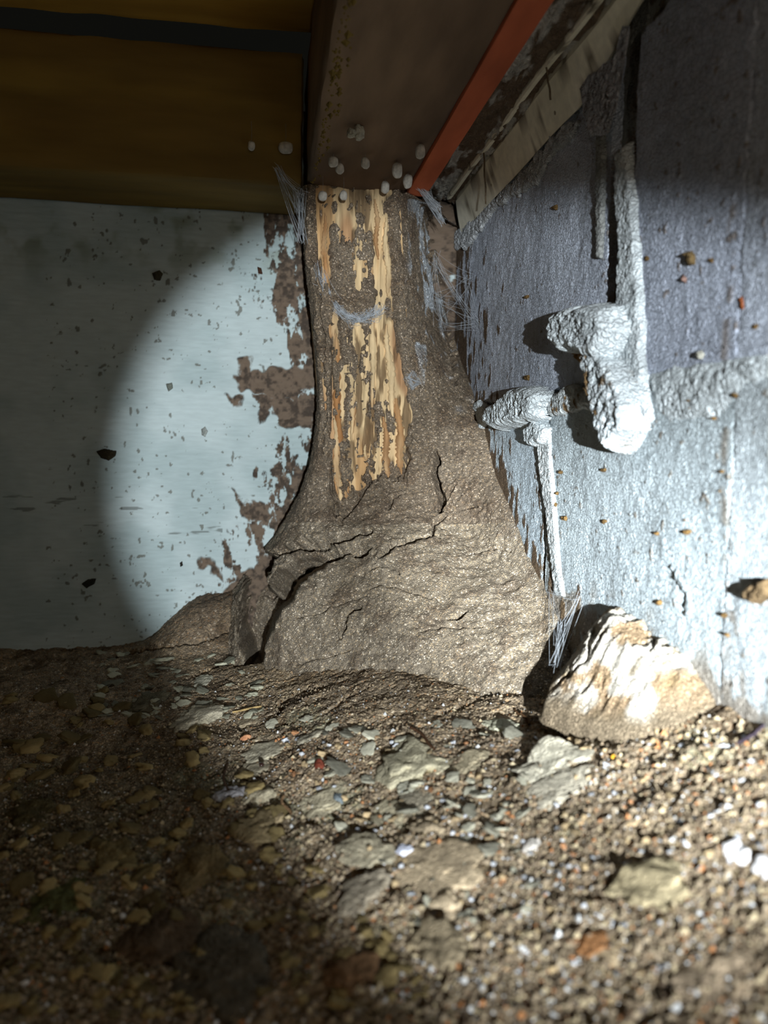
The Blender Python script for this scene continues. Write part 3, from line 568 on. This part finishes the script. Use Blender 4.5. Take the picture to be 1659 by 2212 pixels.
# ---------------------------------------------------------------- clay flakes and clods lying on the floor
CL = [ # px, py, half width px, half height px, rot, label, colour
 (886, 1638, 58, 44, .3, 'large flaky pale clay clod in front of the mound, twig across its top', (170, 168, 146)),
 (845, 1765, 44, 34, .2, 'pale layered clay flake below the large flaky clod', (168, 164, 142)),
 (795, 1850, 40, 42, .5, 'rough pale clay flake left of the white quartz lump', (166, 162, 142)),
 (690, 1722, 52, 26, -.3, 'split pale clay flake with a groove down its middle', (172, 168, 146)),
 (572, 1625, 36, 16, -.3, 'smooth long clay chip, upper of a pair left of centre', (170, 168, 150)),
 (560, 1660, 42, 20, -.35, 'smooth pale clay chip, lower of a pair with a dark bead on it', (170, 166, 146)),
 (665, 1606, 20, 9, 0, 'small flat grey clay chip between the two sunlit flakes', (160, 158, 142)),
 (425, 1548, 52, 28, -.2, 'broad pale clod at the left edge of the torchlight', (176, 174, 156)),
 (310, 1535, 45, 22, 0, 'dark grey clod half in shade at the far left', (108, 106, 90)),
 (438, 1468, 20, 16, 0, 'small rounded pale clod under the bank by the left wall', (172, 174, 160)),
 (537, 1560, 22, 10, -.1, 'small flat clay chip beside the mound foot', (150, 142, 122)),
 (500, 1715, 26, 12, -.4, 'bluish white sliver of stone at the shade edge', (176, 180, 188)),
 (552, 1720, 32, 18, .2, 'dull pale clod right of the bluish stone sliver', (160, 156, 136)),
 (545, 1790, 46, 30, .3, 'knobbly clay clod straddling the shadow edge', (150, 138, 108)),
 (590, 1765, 18, 16, 0, 'rounded clay knob at the shadow edge', (158, 146, 118)),
 (1085, 1570, 34, 22, .2, 'crumbly greenish white clod right of centre', (184, 188, 168)),
 (1180, 1650, 70, 34, .45, 'long crumbly white clay smear lying diagonally across the floor', (194, 194, 178)),
 (1215, 1690, 62, 22, .1, 'low white crumbly patch at the lower end of the diagonal smear', (192, 190, 174)),
 (1215, 1535, 60, 26, .1, 'low cream crust in front of the heap', (196, 178, 148)),
 (1010, 1640, 36, 20, 0, 'thin pale clay flake right of the large flaky clod', (158, 152, 130)),
 (905, 1730, 40, 24, 0, 'crumbly grey clay flake under the large flaky clod', (156, 152, 136)),
 (920, 1795, 26, 20, .3, 'rounded tan clay clod cupped in a dark hollow', (172, 160, 136)),
 (940, 1870, 62, 62, .6, 'wide pale clay crust in the lower middle of the floor', (172, 160, 136)),
 (960, 1960, 26, 42, .1, 'smooth oval cream clod in the lower middle foreground', (178, 166, 142)),
 (790, 1935, 40, 30, -.5, 'pale clod at the edge of the dark foreground', (160, 154, 138)),
 (950, 2050, 46, 46, .4, 'blurred pale clod close to the camera at the shade edge', (160, 150, 126)),
 (1400, 1925, 60, 50, .4, 'soft greenish clay lump in the right foreground', (166, 158, 130)),
 (1560, 2130, 90, 40, .2, 'blurred pale crust at the lower right corner', (178, 164, 142)),
 (1300, 2060, 50, 26, .2, 'thin pale crust in the lower right foreground', (176, 162, 134)),
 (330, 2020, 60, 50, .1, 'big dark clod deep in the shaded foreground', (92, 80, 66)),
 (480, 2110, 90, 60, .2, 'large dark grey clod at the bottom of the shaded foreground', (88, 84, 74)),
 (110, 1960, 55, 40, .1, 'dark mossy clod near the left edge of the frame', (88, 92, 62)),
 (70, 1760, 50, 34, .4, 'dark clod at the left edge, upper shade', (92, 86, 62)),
 (765, 2120, 50, 60, .2, 'orange-brown clod standing at the bottom edge in the shade', (120, 96, 72)),
 (240, 1850, 40, 30, .3, 'crumbly olive clod in the middle of the shade', (112, 102, 72)),
 (430, 1870, 46, 34, .3, 'crumbly brown clod left of the dark hollow', (120, 108, 80)),
 (1285, 2005+40, 30, 14, .1, 'orange-brown stain-coloured chip in the right foreground', (160, 118, 80)),
 (1155, 1812, 20, 9, .3, 'white oval stone chip in the right foreground', (205, 205, 200)),
 (1590, 1860, 16, 12, .3, 'white round stone near the right edge', (215, 215, 220)),
 (1650, 1890, 18, 16, .3, 'white round stone cut by the right edge', (215, 215, 220))]
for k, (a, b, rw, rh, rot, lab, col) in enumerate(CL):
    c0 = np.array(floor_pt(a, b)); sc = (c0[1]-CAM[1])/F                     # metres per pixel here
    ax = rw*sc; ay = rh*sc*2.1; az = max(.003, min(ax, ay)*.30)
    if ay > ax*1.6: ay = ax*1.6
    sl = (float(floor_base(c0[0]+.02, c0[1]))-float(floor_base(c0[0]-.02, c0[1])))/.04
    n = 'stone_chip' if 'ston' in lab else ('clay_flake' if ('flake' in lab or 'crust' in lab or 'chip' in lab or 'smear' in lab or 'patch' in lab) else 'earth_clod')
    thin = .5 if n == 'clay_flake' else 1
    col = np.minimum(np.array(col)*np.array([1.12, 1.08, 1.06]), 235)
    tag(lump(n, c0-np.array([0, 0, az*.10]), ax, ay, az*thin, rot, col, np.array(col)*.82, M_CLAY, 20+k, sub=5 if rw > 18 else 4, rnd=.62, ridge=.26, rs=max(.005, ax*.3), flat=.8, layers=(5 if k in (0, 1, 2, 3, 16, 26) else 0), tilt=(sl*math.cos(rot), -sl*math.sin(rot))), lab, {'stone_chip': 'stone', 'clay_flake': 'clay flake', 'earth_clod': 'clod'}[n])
# white quartz lump made of joined knobs
q0 = np.array(floor_pt(872, 1848)); sc = (q0[1]-CAM[1])/F
tag(lump('quartz_lump', q0, 17*sc, 20*sc, 13*sc, .3, (220, 222, 236), (196, 200, 220), M_CLAY, 77, sub=4, ridge=.3, rs=.004, flat=.7), 'bright bluish white quartz lump in the middle foreground', 'stone')
tag(lump('brick_chip', floor_pt(530, 1597), 13*sc*1.4, 9*sc, .003, .1, (206, 150, 112), (190, 130, 96), M_CLAY, 78, sub=3, ridge=.1), 'flat salmon-pink brick chip left of centre', 'brick chip')
tag(lump('slate_chip', floor_pt(731, 1718), 9*sc*1.3, 11*sc*1.6, .0024, .1, (118, 126, 130), (108, 116, 120), M_CLAY, 79, sub=3, ridge=.05), 'small round blue-grey slate chip beside the split flake', 'stone')
tag(lump('brick_chip', floor_pt(690, 1662), 12*sc*1.3, 9*sc*1.4, .004, .1, (120, 62, 48), (98, 52, 40), M_CLAY, 80, sub=3, ridge=.2), 'dark red brick crumb right of the paired clay chips', 'brick chip')
tag(lump('shiny_bead', floor_pt(565, 1668, -.004), .0016, .0016, .0014, 0, (40, 26, 22), (30, 20, 18), plain('bead', (44, 26, 22), .15), 81, sub=3, ridge=0), 'tiny dark shiny bead on the lower clay chip', 'bead')
tag(lump('yellow_grain', floor_pt(1325, 1634), 6*sc, 6*sc, 5*sc, 0, (236, 176, 60), (220, 160, 50), M_CLAY, 82, sub=3, ridge=.1), 'single bright yellow grain right of the white smear', 'grain')

# pebbles: one mesh per kind, copied
def pebble_mesh(seed, sub=3):
    o = lump('pebble', (0, 0, 0), .001, .001, .0008, 0, (255, 255, 255), (225, 225, 225), M_CLAY, seed, sub=sub, rnd=.7, ridge=.25, rs=.0006, flat=.9); me = o.data; bpy.data.objects.remove(o); return me
def recolour(me, col):
    m = me.copy(); at = m.color_attributes['Col']; n = len(m.vertices); a = np.empty(n*4, np.float32); at.data.foreach_get('color', a); a = a.reshape(-1, 4); a[:, :3] *= lin(col); at.data.foreach_set('color', a.ravel()); return m
PM = [pebble_mesh(s) for s in (301, 302, 303, 304)]
def scatter(n, name, label, cat, group, col, size, region, seed, dens=None, flat=1.0):
    rr = random.Random(seed); meshes = [recolour(m, np.array(col)*k) for m, k in zip(PM, (1, .9, 1.05, .82))]; i = 0
    pts = []
    while i < n:
        a, b = rr.uniform(region[0], region[2]), rr.uniform(region[1], region[3])
        if dens and not dens(a, b): continue
        p = onfloor(a, b); pts.append((a, b, p)); i += 1
    zz = floor_h(np.array([p[2][0] for p in pts]), np.array([p[2][1] for p in pts]))
    for k, (a, b, p) in enumerate(pts):
        s = (p[1]-CAM[1])/F*rr.uniform(*size)
        o = bpy.data.objects.new(name, meshes[k % 4]); COL.objects.link(o)
        o.location = (p[0], p[1], zz[k]+s*.25*flat); o.scale = (s/.001*rr.uniform(.8, 1.5), s/.001*rr.uniform(.8, 1.3), s/.001*rr.uniform(.7, 1.1)*flat); o.rotation_euler = (rr.uniform(-.4, .4), rr.uniform(-.4, .4), rr.uniform(0, 6.28))
        tag(o, label, cat, group)
lit = lambda a, b: b > 1500 and a > 560+(b-1600)*.9 and not (1200 < a < 1540 and b < 1570)
shade = lambda a, b: a < 440+(b-1560)*.85 and b > 1500+a*.0
scatter(210, 'white_pebble', 'small white pebble on the torch-lit sandy floor', 'pebble', 'white pebbles on the lit floor', (206, 208, 214), (3.5, 6.5), (600, 1600, 1655, 2190), 1, lit)
scatter(70, 'orange_pebble', 'small orange-tan pebble on the torch-lit sandy floor', 'pebble', 'orange pebbles on the lit floor', (186, 136, 98), (3.5, 6), (600, 1580, 1655, 2190), 2, lit)
scatter(150, 'tan_pebble', 'small tan pebble on the torch-lit sandy floor', 'pebble', 'tan pebbles on the lit floor', (176, 154, 120), (5, 9), (600, 1580, 1655, 2200), 3, lit)
scatter(240, 'earth_crumb', 'dull brown crumb of earth in the shaded left foreground', 'earth crumb', 'earth crumbs in the shaded foreground', (150, 132, 92), (7, 20), (0, 1500, 1000, 2205), 4, shade, flat=.6)
scatter(90, 'clay_chip', 'small flat greyish clay chip on the bank left of the mound', 'clay chip', 'clay chips left of the mound', (176, 174, 154), (7, 13), (215, 1410, 560, 1560), 5, flat=.4)

scatter(70, 'clay_flake', 'flat pale greenish-grey clay flake among the sand on the lit floor', 'clay flake', 'clay flakes on the lit floor', (176, 172, 154), (9, 21), (470, 1560, 1150, 2010), 6, lit, flat=.35)
# grit: tens of thousands of grains, one uncountable mass
def grit(n, seed, smin, smax, cols, reg, name, label):
    r = np.random.default_rng(seed); a = r.uniform(reg[0], reg[2], n); b = reg[1]+(reg[3]-reg[1])*r.uniform(0, 1, n)**.8
    z = np.full(n, -.06)
    for _ in range(20):
        dx, dy = (a-CX)/F, (CY-b)/F; D = np.stack([dx, dy, -np.ones(n)], 1) @ ROT.T; t = (z-CAM[2])/D[:, 2]; X_ = CAM[0]+t*D[:, 0]; Y_ = CAM[1]+t*D[:, 1]; z = .5*z+.5*floor_base(X_, Y_)
    ok = (X_ < -.002) & (Y_ < -.004) & ~((X_ > -.222) & (Y_ > np.interp(X_, [-.222, -.125, -.05, 0], [-.145, -.272, -.345, -.36]))); X_, Y_, a, b = X_[ok], Y_[ok], a[ok], b[ok]; n = len(X_)
    Z_ = floor_h(X_, Y_); s = r.uniform(smin, smax, n)*(1+1.3*(r.uniform(0, 1, n) > .93))
    O = np.array([(1, 0, 0), (-1, 0, 0), (0, 1, 0), (0, -1, 0), (0, 0, 1), (0, 0, -.6)])
    V = O[None]*s[:, None, None]*r.uniform(.55, 1.25, (n, 6, 3)); th = r.uniform(0, 6.28, n); c_, s_ = np.cos(th)[:, None], np.sin(th)[:, None]
    V = np.stack([c_*V[..., 0]-s_*V[..., 1]+r.normal(0, .2, (n, 6))*s[:, None], s_*V[..., 0]+c_*V[..., 1], V[..., 2]], -1)+np.stack([X_, Y_, Z_+s*.3], 1)[:, None]
    Ft = np.array(((0, 2, 4), (2, 1, 4), (1, 3, 4), (3, 0, 4), (2, 0, 5), (1, 2, 5), (3, 1, 5), (0, 3, 5)))
    Fq = (Ft[None]+6*np.arange(n)[:, None, None]).reshape(-1, 3)
    ci = r.choice(len(cols), n, p=[q[1] for q in cols]); C_ = np.array([lin(q[0]) for q in cols])[ci]*r.uniform(.8, 1.15, (n, 1)); C_ = np.repeat(C_, 6, 0)
    return tag(meshobj(name, V.reshape(-1, 3), Fq, M_GRIT, None, C_, smooth=False), label, 'grit', kind='stuff')
grit(60000, 1, .00025, .00075, [((158, 142, 120), .36), ((134, 118, 98), .28), ((104, 90, 76), .10), ((182, 166, 136), .16), ((206, 206, 206), .06), ((176, 124, 84), .04)], (-40, 1440, 1700, 2260), 'sand_grit', 'coarse sand and grit strewn all over the earth floor')

# ---------------------------------------------------------------- thin strands: twigs, cobwebs, threads
def tube(pts, r, sides=5):
    pts = np.array(pts, float); n = len(pts); T = np.gradient(pts, axis=0); T /= np.linalg.norm(T, axis=1)[:, None]+1e-12
    A = np.cross(T, [.31, .2, .93]); A /= np.linalg.norm(A, axis=1)[:, None]+1e-12; B = np.cross(T, A); th = np.linspace(0, 2*math.pi, sides+1)[:-1]
    rr = np.broadcast_to(np.asarray(r, float), (n,))
    V = pts[:, None]+rr[:, None, None]*(np.cos(th)[None, :, None]*A[:, None]+np.sin(th)[None, :, None]*B[:, None])
    i = np.arange(n*sides).reshape(n, sides); j = np.roll(i, -1, 1); Fq = np.stack([i[:-1], j[:-1], j[1:], i[1:]], -1).reshape(-1, 4); return V.reshape(-1, 3), Fq
def tubes(name, lines, r, mat, col=(200, 200, 200), parent=None, sides=4):
    Vs, Fs, n0 = [], [], 0
    for L_ in lines: V, Fq = tube(L_, r, sides); Vs.append(V); Fs.append(Fq+n0); n0 += len(V)
    V = np.vstack(Vs); return meshobj(name, V, np.vstack(Fs), mat, parent, np.tile(lin(col), (len(V), 1)))
for k, (a, b, c_, d, col, lab) in enumerate([(886, 1582, 942, 1624, (96, 70, 52), 'thin brown twig lying across the top of the large flaky clod'), (498, 1548, 566, 1533, (176, 150, 104), 'pale straw lying left of the mound foot'),
        (486, 1652, 492, 1720, (84, 66, 54), 'dark rootlet pointing at the camera beside the bluish sliver'), (612, 1725, 622, 1760, (150, 120, 90), 'short bent tan rootlet below the paired chips'),
        (1116, 1546, 1140, 1570, (90, 68, 48), 'short dark twig right of the crumbly clod'), (1600, 1630, 1662, 1575, (60, 52, 60), 'thin dark stick entering from the right edge')]):
    p, q = np.array(floor_pt(a, b)), np.array(floor_pt(c_, d)); t = np.linspace(0, 1, 12)[:, None]
    L_ = p*(1-t)+q*t+np.array([0, 0, .0022]); L_[:, 0] += .0016*np.sin(t[:, 0]*5+k)
    L_[:, 2] = np.maximum(L_[:, 2], floor_h(L_[:, 0], L_[:, 1])+.0008)
    tag(tubes('twig', [L_], .0008, M_CLAY, col, sides=6), lab, 'twig')

rw = random.Random(5)
def wisp(name, anchors, n, sag, r, label, jit=.004):
    lines = []
    for _ in range(n):
        a, b = rw.sample(anchors, 2); a = np.array(a)+np.array([rw.gauss(0, jit) for _ in range(3)]); b = np.array(b)+np.array([rw.gauss(0, jit) for _ in range(3)])
        t = np.linspace(0, 1, 9)[:, None]; L_ = a*(1-t)+b*t; L_[:, 2] -= sag*rw.uniform(.2, 1)*np.sin(np.pi*t[:, 0]); L_[:, 1] = np.minimum(L_[:, 1], a[1]*(1-t[:, 0])+b[1]*t[:, 0]); lines.append(L_)
    return tag(tubes(name, lines, r, M_WEB, (210, 216, 224), sides=3), label, 'cobweb')
A = [on(a, b, 1, YP-.008) for a, b in [(680, 560), (694, 600), (708, 640), (735, 672), (770, 690), (800, 680), (822, 668)]]
lines = []
for _ in range(170):
    i = rw.randrange(0, len(A)-1); s = rw.uniform(0, 1); e = rw.uniform(.3, 1.6)
    p = A[i]*(1-s)+A[i+1]*s; j = min(len(A)-1, i+1+rw.randrange(0, 2)); q = A[j]+np.array([rw.gauss(0, .0035), rw.uniform(-.002, .0015), rw.gauss(0, .0032)]); p = p+np.array([rw.gauss(0, .0028), rw.uniform(-.002, .0015), rw.gauss(0, .0028)])
    t = np.linspace(0, 1, 8)[:, None]; L_ = p*(1-t)+q*t; L_[:, 2] -= .003*np.sin(np.pi*t[:, 0]); L_ += np.array([[rw.gauss(0, .0004) for _ in range(3)] for _ in range(8)]); lines.append(L_)
tag(tubes('cobweb', lines, .00022, M_WEB, (215, 222, 232), sides=3), 'sagging white cobweb strung across the upper part of the post', 'cobweb')
wisp('cobweb', [on(600, 365, 1, -.12), on(640, 412, 1, -.12), on(650, 460, 1, -.105), on(652, 520, 1, -.105), on(655, 420, 1, -.115)], 60, .003, .00025, 'dusty cobweb hanging where the left bearer meets the post', .002)
wisp('cobweb', [on(892, 372, 1, -.11), on(925, 420, 1, -.105), on(948, 445, 1, -.10), on(905, 400, 1, -.11), on(955, 480, 1, -.09)], 60, .003, .00025, 'dusty cobweb between the red batten foot and the metal channel', .002)
A2 = [on(1222, 1300, 0, -.006), on(1215, 1345, 0, -.014), on(1208, 1390, 0, -.020), on(1206, 1432, 0, -.026), on(1255, 1292, 0, -.002), on(1185, 1270, 0, -.004), on(1200, 1440, 0, -.03)]
wisp('cobweb', A2, 28, .001, .00016, 'white cobweb veiling the gap between the mound and the pale heap', .0022)
wisp('cobweb', [on(880, 815, 1, -.106), on(895, 806, 1, -.106), on(905, 826, 1, -.106), on(890, 836, 1, -.106)], 60, .0, .0002, 'round silky web patch on the right side of the post', .0016)
wisp('cobweb', [on(1010, 600, 0, -.004), on(940, 560, 1, -.05), on(990, 650, 0, -.004), on(1030, 700, 0, -.003), on(930, 640, 1, -.06), on(950, 700, 1, -.06)], 70, .004, .00018, 'faint grey cobweb film between post and right wall', .004)
wisp('cobweb', [on(1300, 860, 0, -.003), on(1320, 900, 0, -.006), on(1335, 940, 0, -.006), on(1310, 920, 0, -.003)], 40, .001, .00013, 'fine cobweb in the hollow beside the mortar tongue', .002)
# single threads with dust
for px0, py0, px1, py1, lab in [(1045, 330, 1050, 440, 'dusty strand hanging over the lower part of the metal channel'), (1180, 145, 1190, 215, 'dusty strand hanging over the middle of the metal channel')]:
    p, q = on(px0, py0, 2, .349), None
    q = np.array([p[0], p[1], 0.0]); dd = on(px1, py1, 1, p[1]); t = np.linspace(0, 1, 10)[:, None]; L_ = p*(1-t)+dd*t
    tag(tubes('dust_strand', [L_+np.array([.0004*math.sin(i*1.3) for i in range(10)])[:, None]], .0007, M_CLAY, (110, 96, 78), sides=5), lab, 'dust strand')

# spider egg sacs, each hung by its own thread
SACS = [(720, 350, 10, 10, 0, 'pale round egg sac under the brown bearer, leftmost of a touching pair'), (734, 364, 9, 10, 0, 'pale egg sac, right and lower one of the touching pair'), (789, 352, 9, 11, 0, 'pale oval egg sac alone in the middle under the brown bearer'),
        (858, 368, 11, 15, 0, 'large oval egg sac left of the red batten'), (881, 392, 10, 14, 0, 'oval egg sac just above the right post corner'), (908, 328, 10, 15, 0, 'oval egg sac overlapping the edge of the red batten'),
        (832, 405, 9, 12, 1, 'pale egg sac hanging at the right top of the post'), (697, 423, 9, 10, 1, 'pale egg sac hanging at the left top of the post'), (742, 422, 8, 10, 1, 'small faint egg sac hanging at the middle top of the post'),
        (543, 315, 7, 9, 2, 'dim egg sac on the face of the left bearer, left of two'), (617, 320, 14, 11, 2, 'dim wide egg sac on the face of the left bearer near its end')]
for k, (a, b, rx, rz, mode, lab) in enumerate(SACS):
    p = on(a, b, 2, ZU-.0065) if mode == 0 else on(a, b, 1, -.128 if mode == 1 else -.110)
    s = (p[1]-CAM[1])/F; r = empty('egg_sac', tuple(p)); tag(r, lab, 'egg sac', 'spider egg sacs around the post top')
    lump('silk_case', (0, 0, 0), rx*s, rx*s*.9, rz*s*1.0, 0, (205, 200, 190), (180, 176, 166), M_CLAY, 401+k, sub=4, rnd=.12, ridge=.02, flat=1.0, parent=r).data.materials[0] = M_SAC
    top = ZU-p[2] if mode < 2 else .02
    o = tubes('thread', [[(0, 0, rz*s*.6), (.0003, .0002, top*.6+rz*s*.2), (0, 0, top+.0006)]], .00018, M_THREAD, parent=r, sides=4)
p = on(768, 285, 2, ZU-.004)
r = empty('paper_scrap', tuple(p)); tag(r, 'ragged two-lobed whitish web scrap under the brown bearer', 'web scrap')
lump('lobe', (.0025, 0, 0), .0032, .004, .0042, .2, (196, 192, 176), (170, 166, 150), M_CLAY, 501, sub=4, ridge=.25, rs=.003, flat=1, parent=r); lump('lobe', (-.0022, 0, -.001), .0034, .0034, .0024, .2, (186, 182, 166), (160, 156, 140), M_CLAY, 502, sub=4, ridge=.25, rs=.003, flat=1, parent=r)
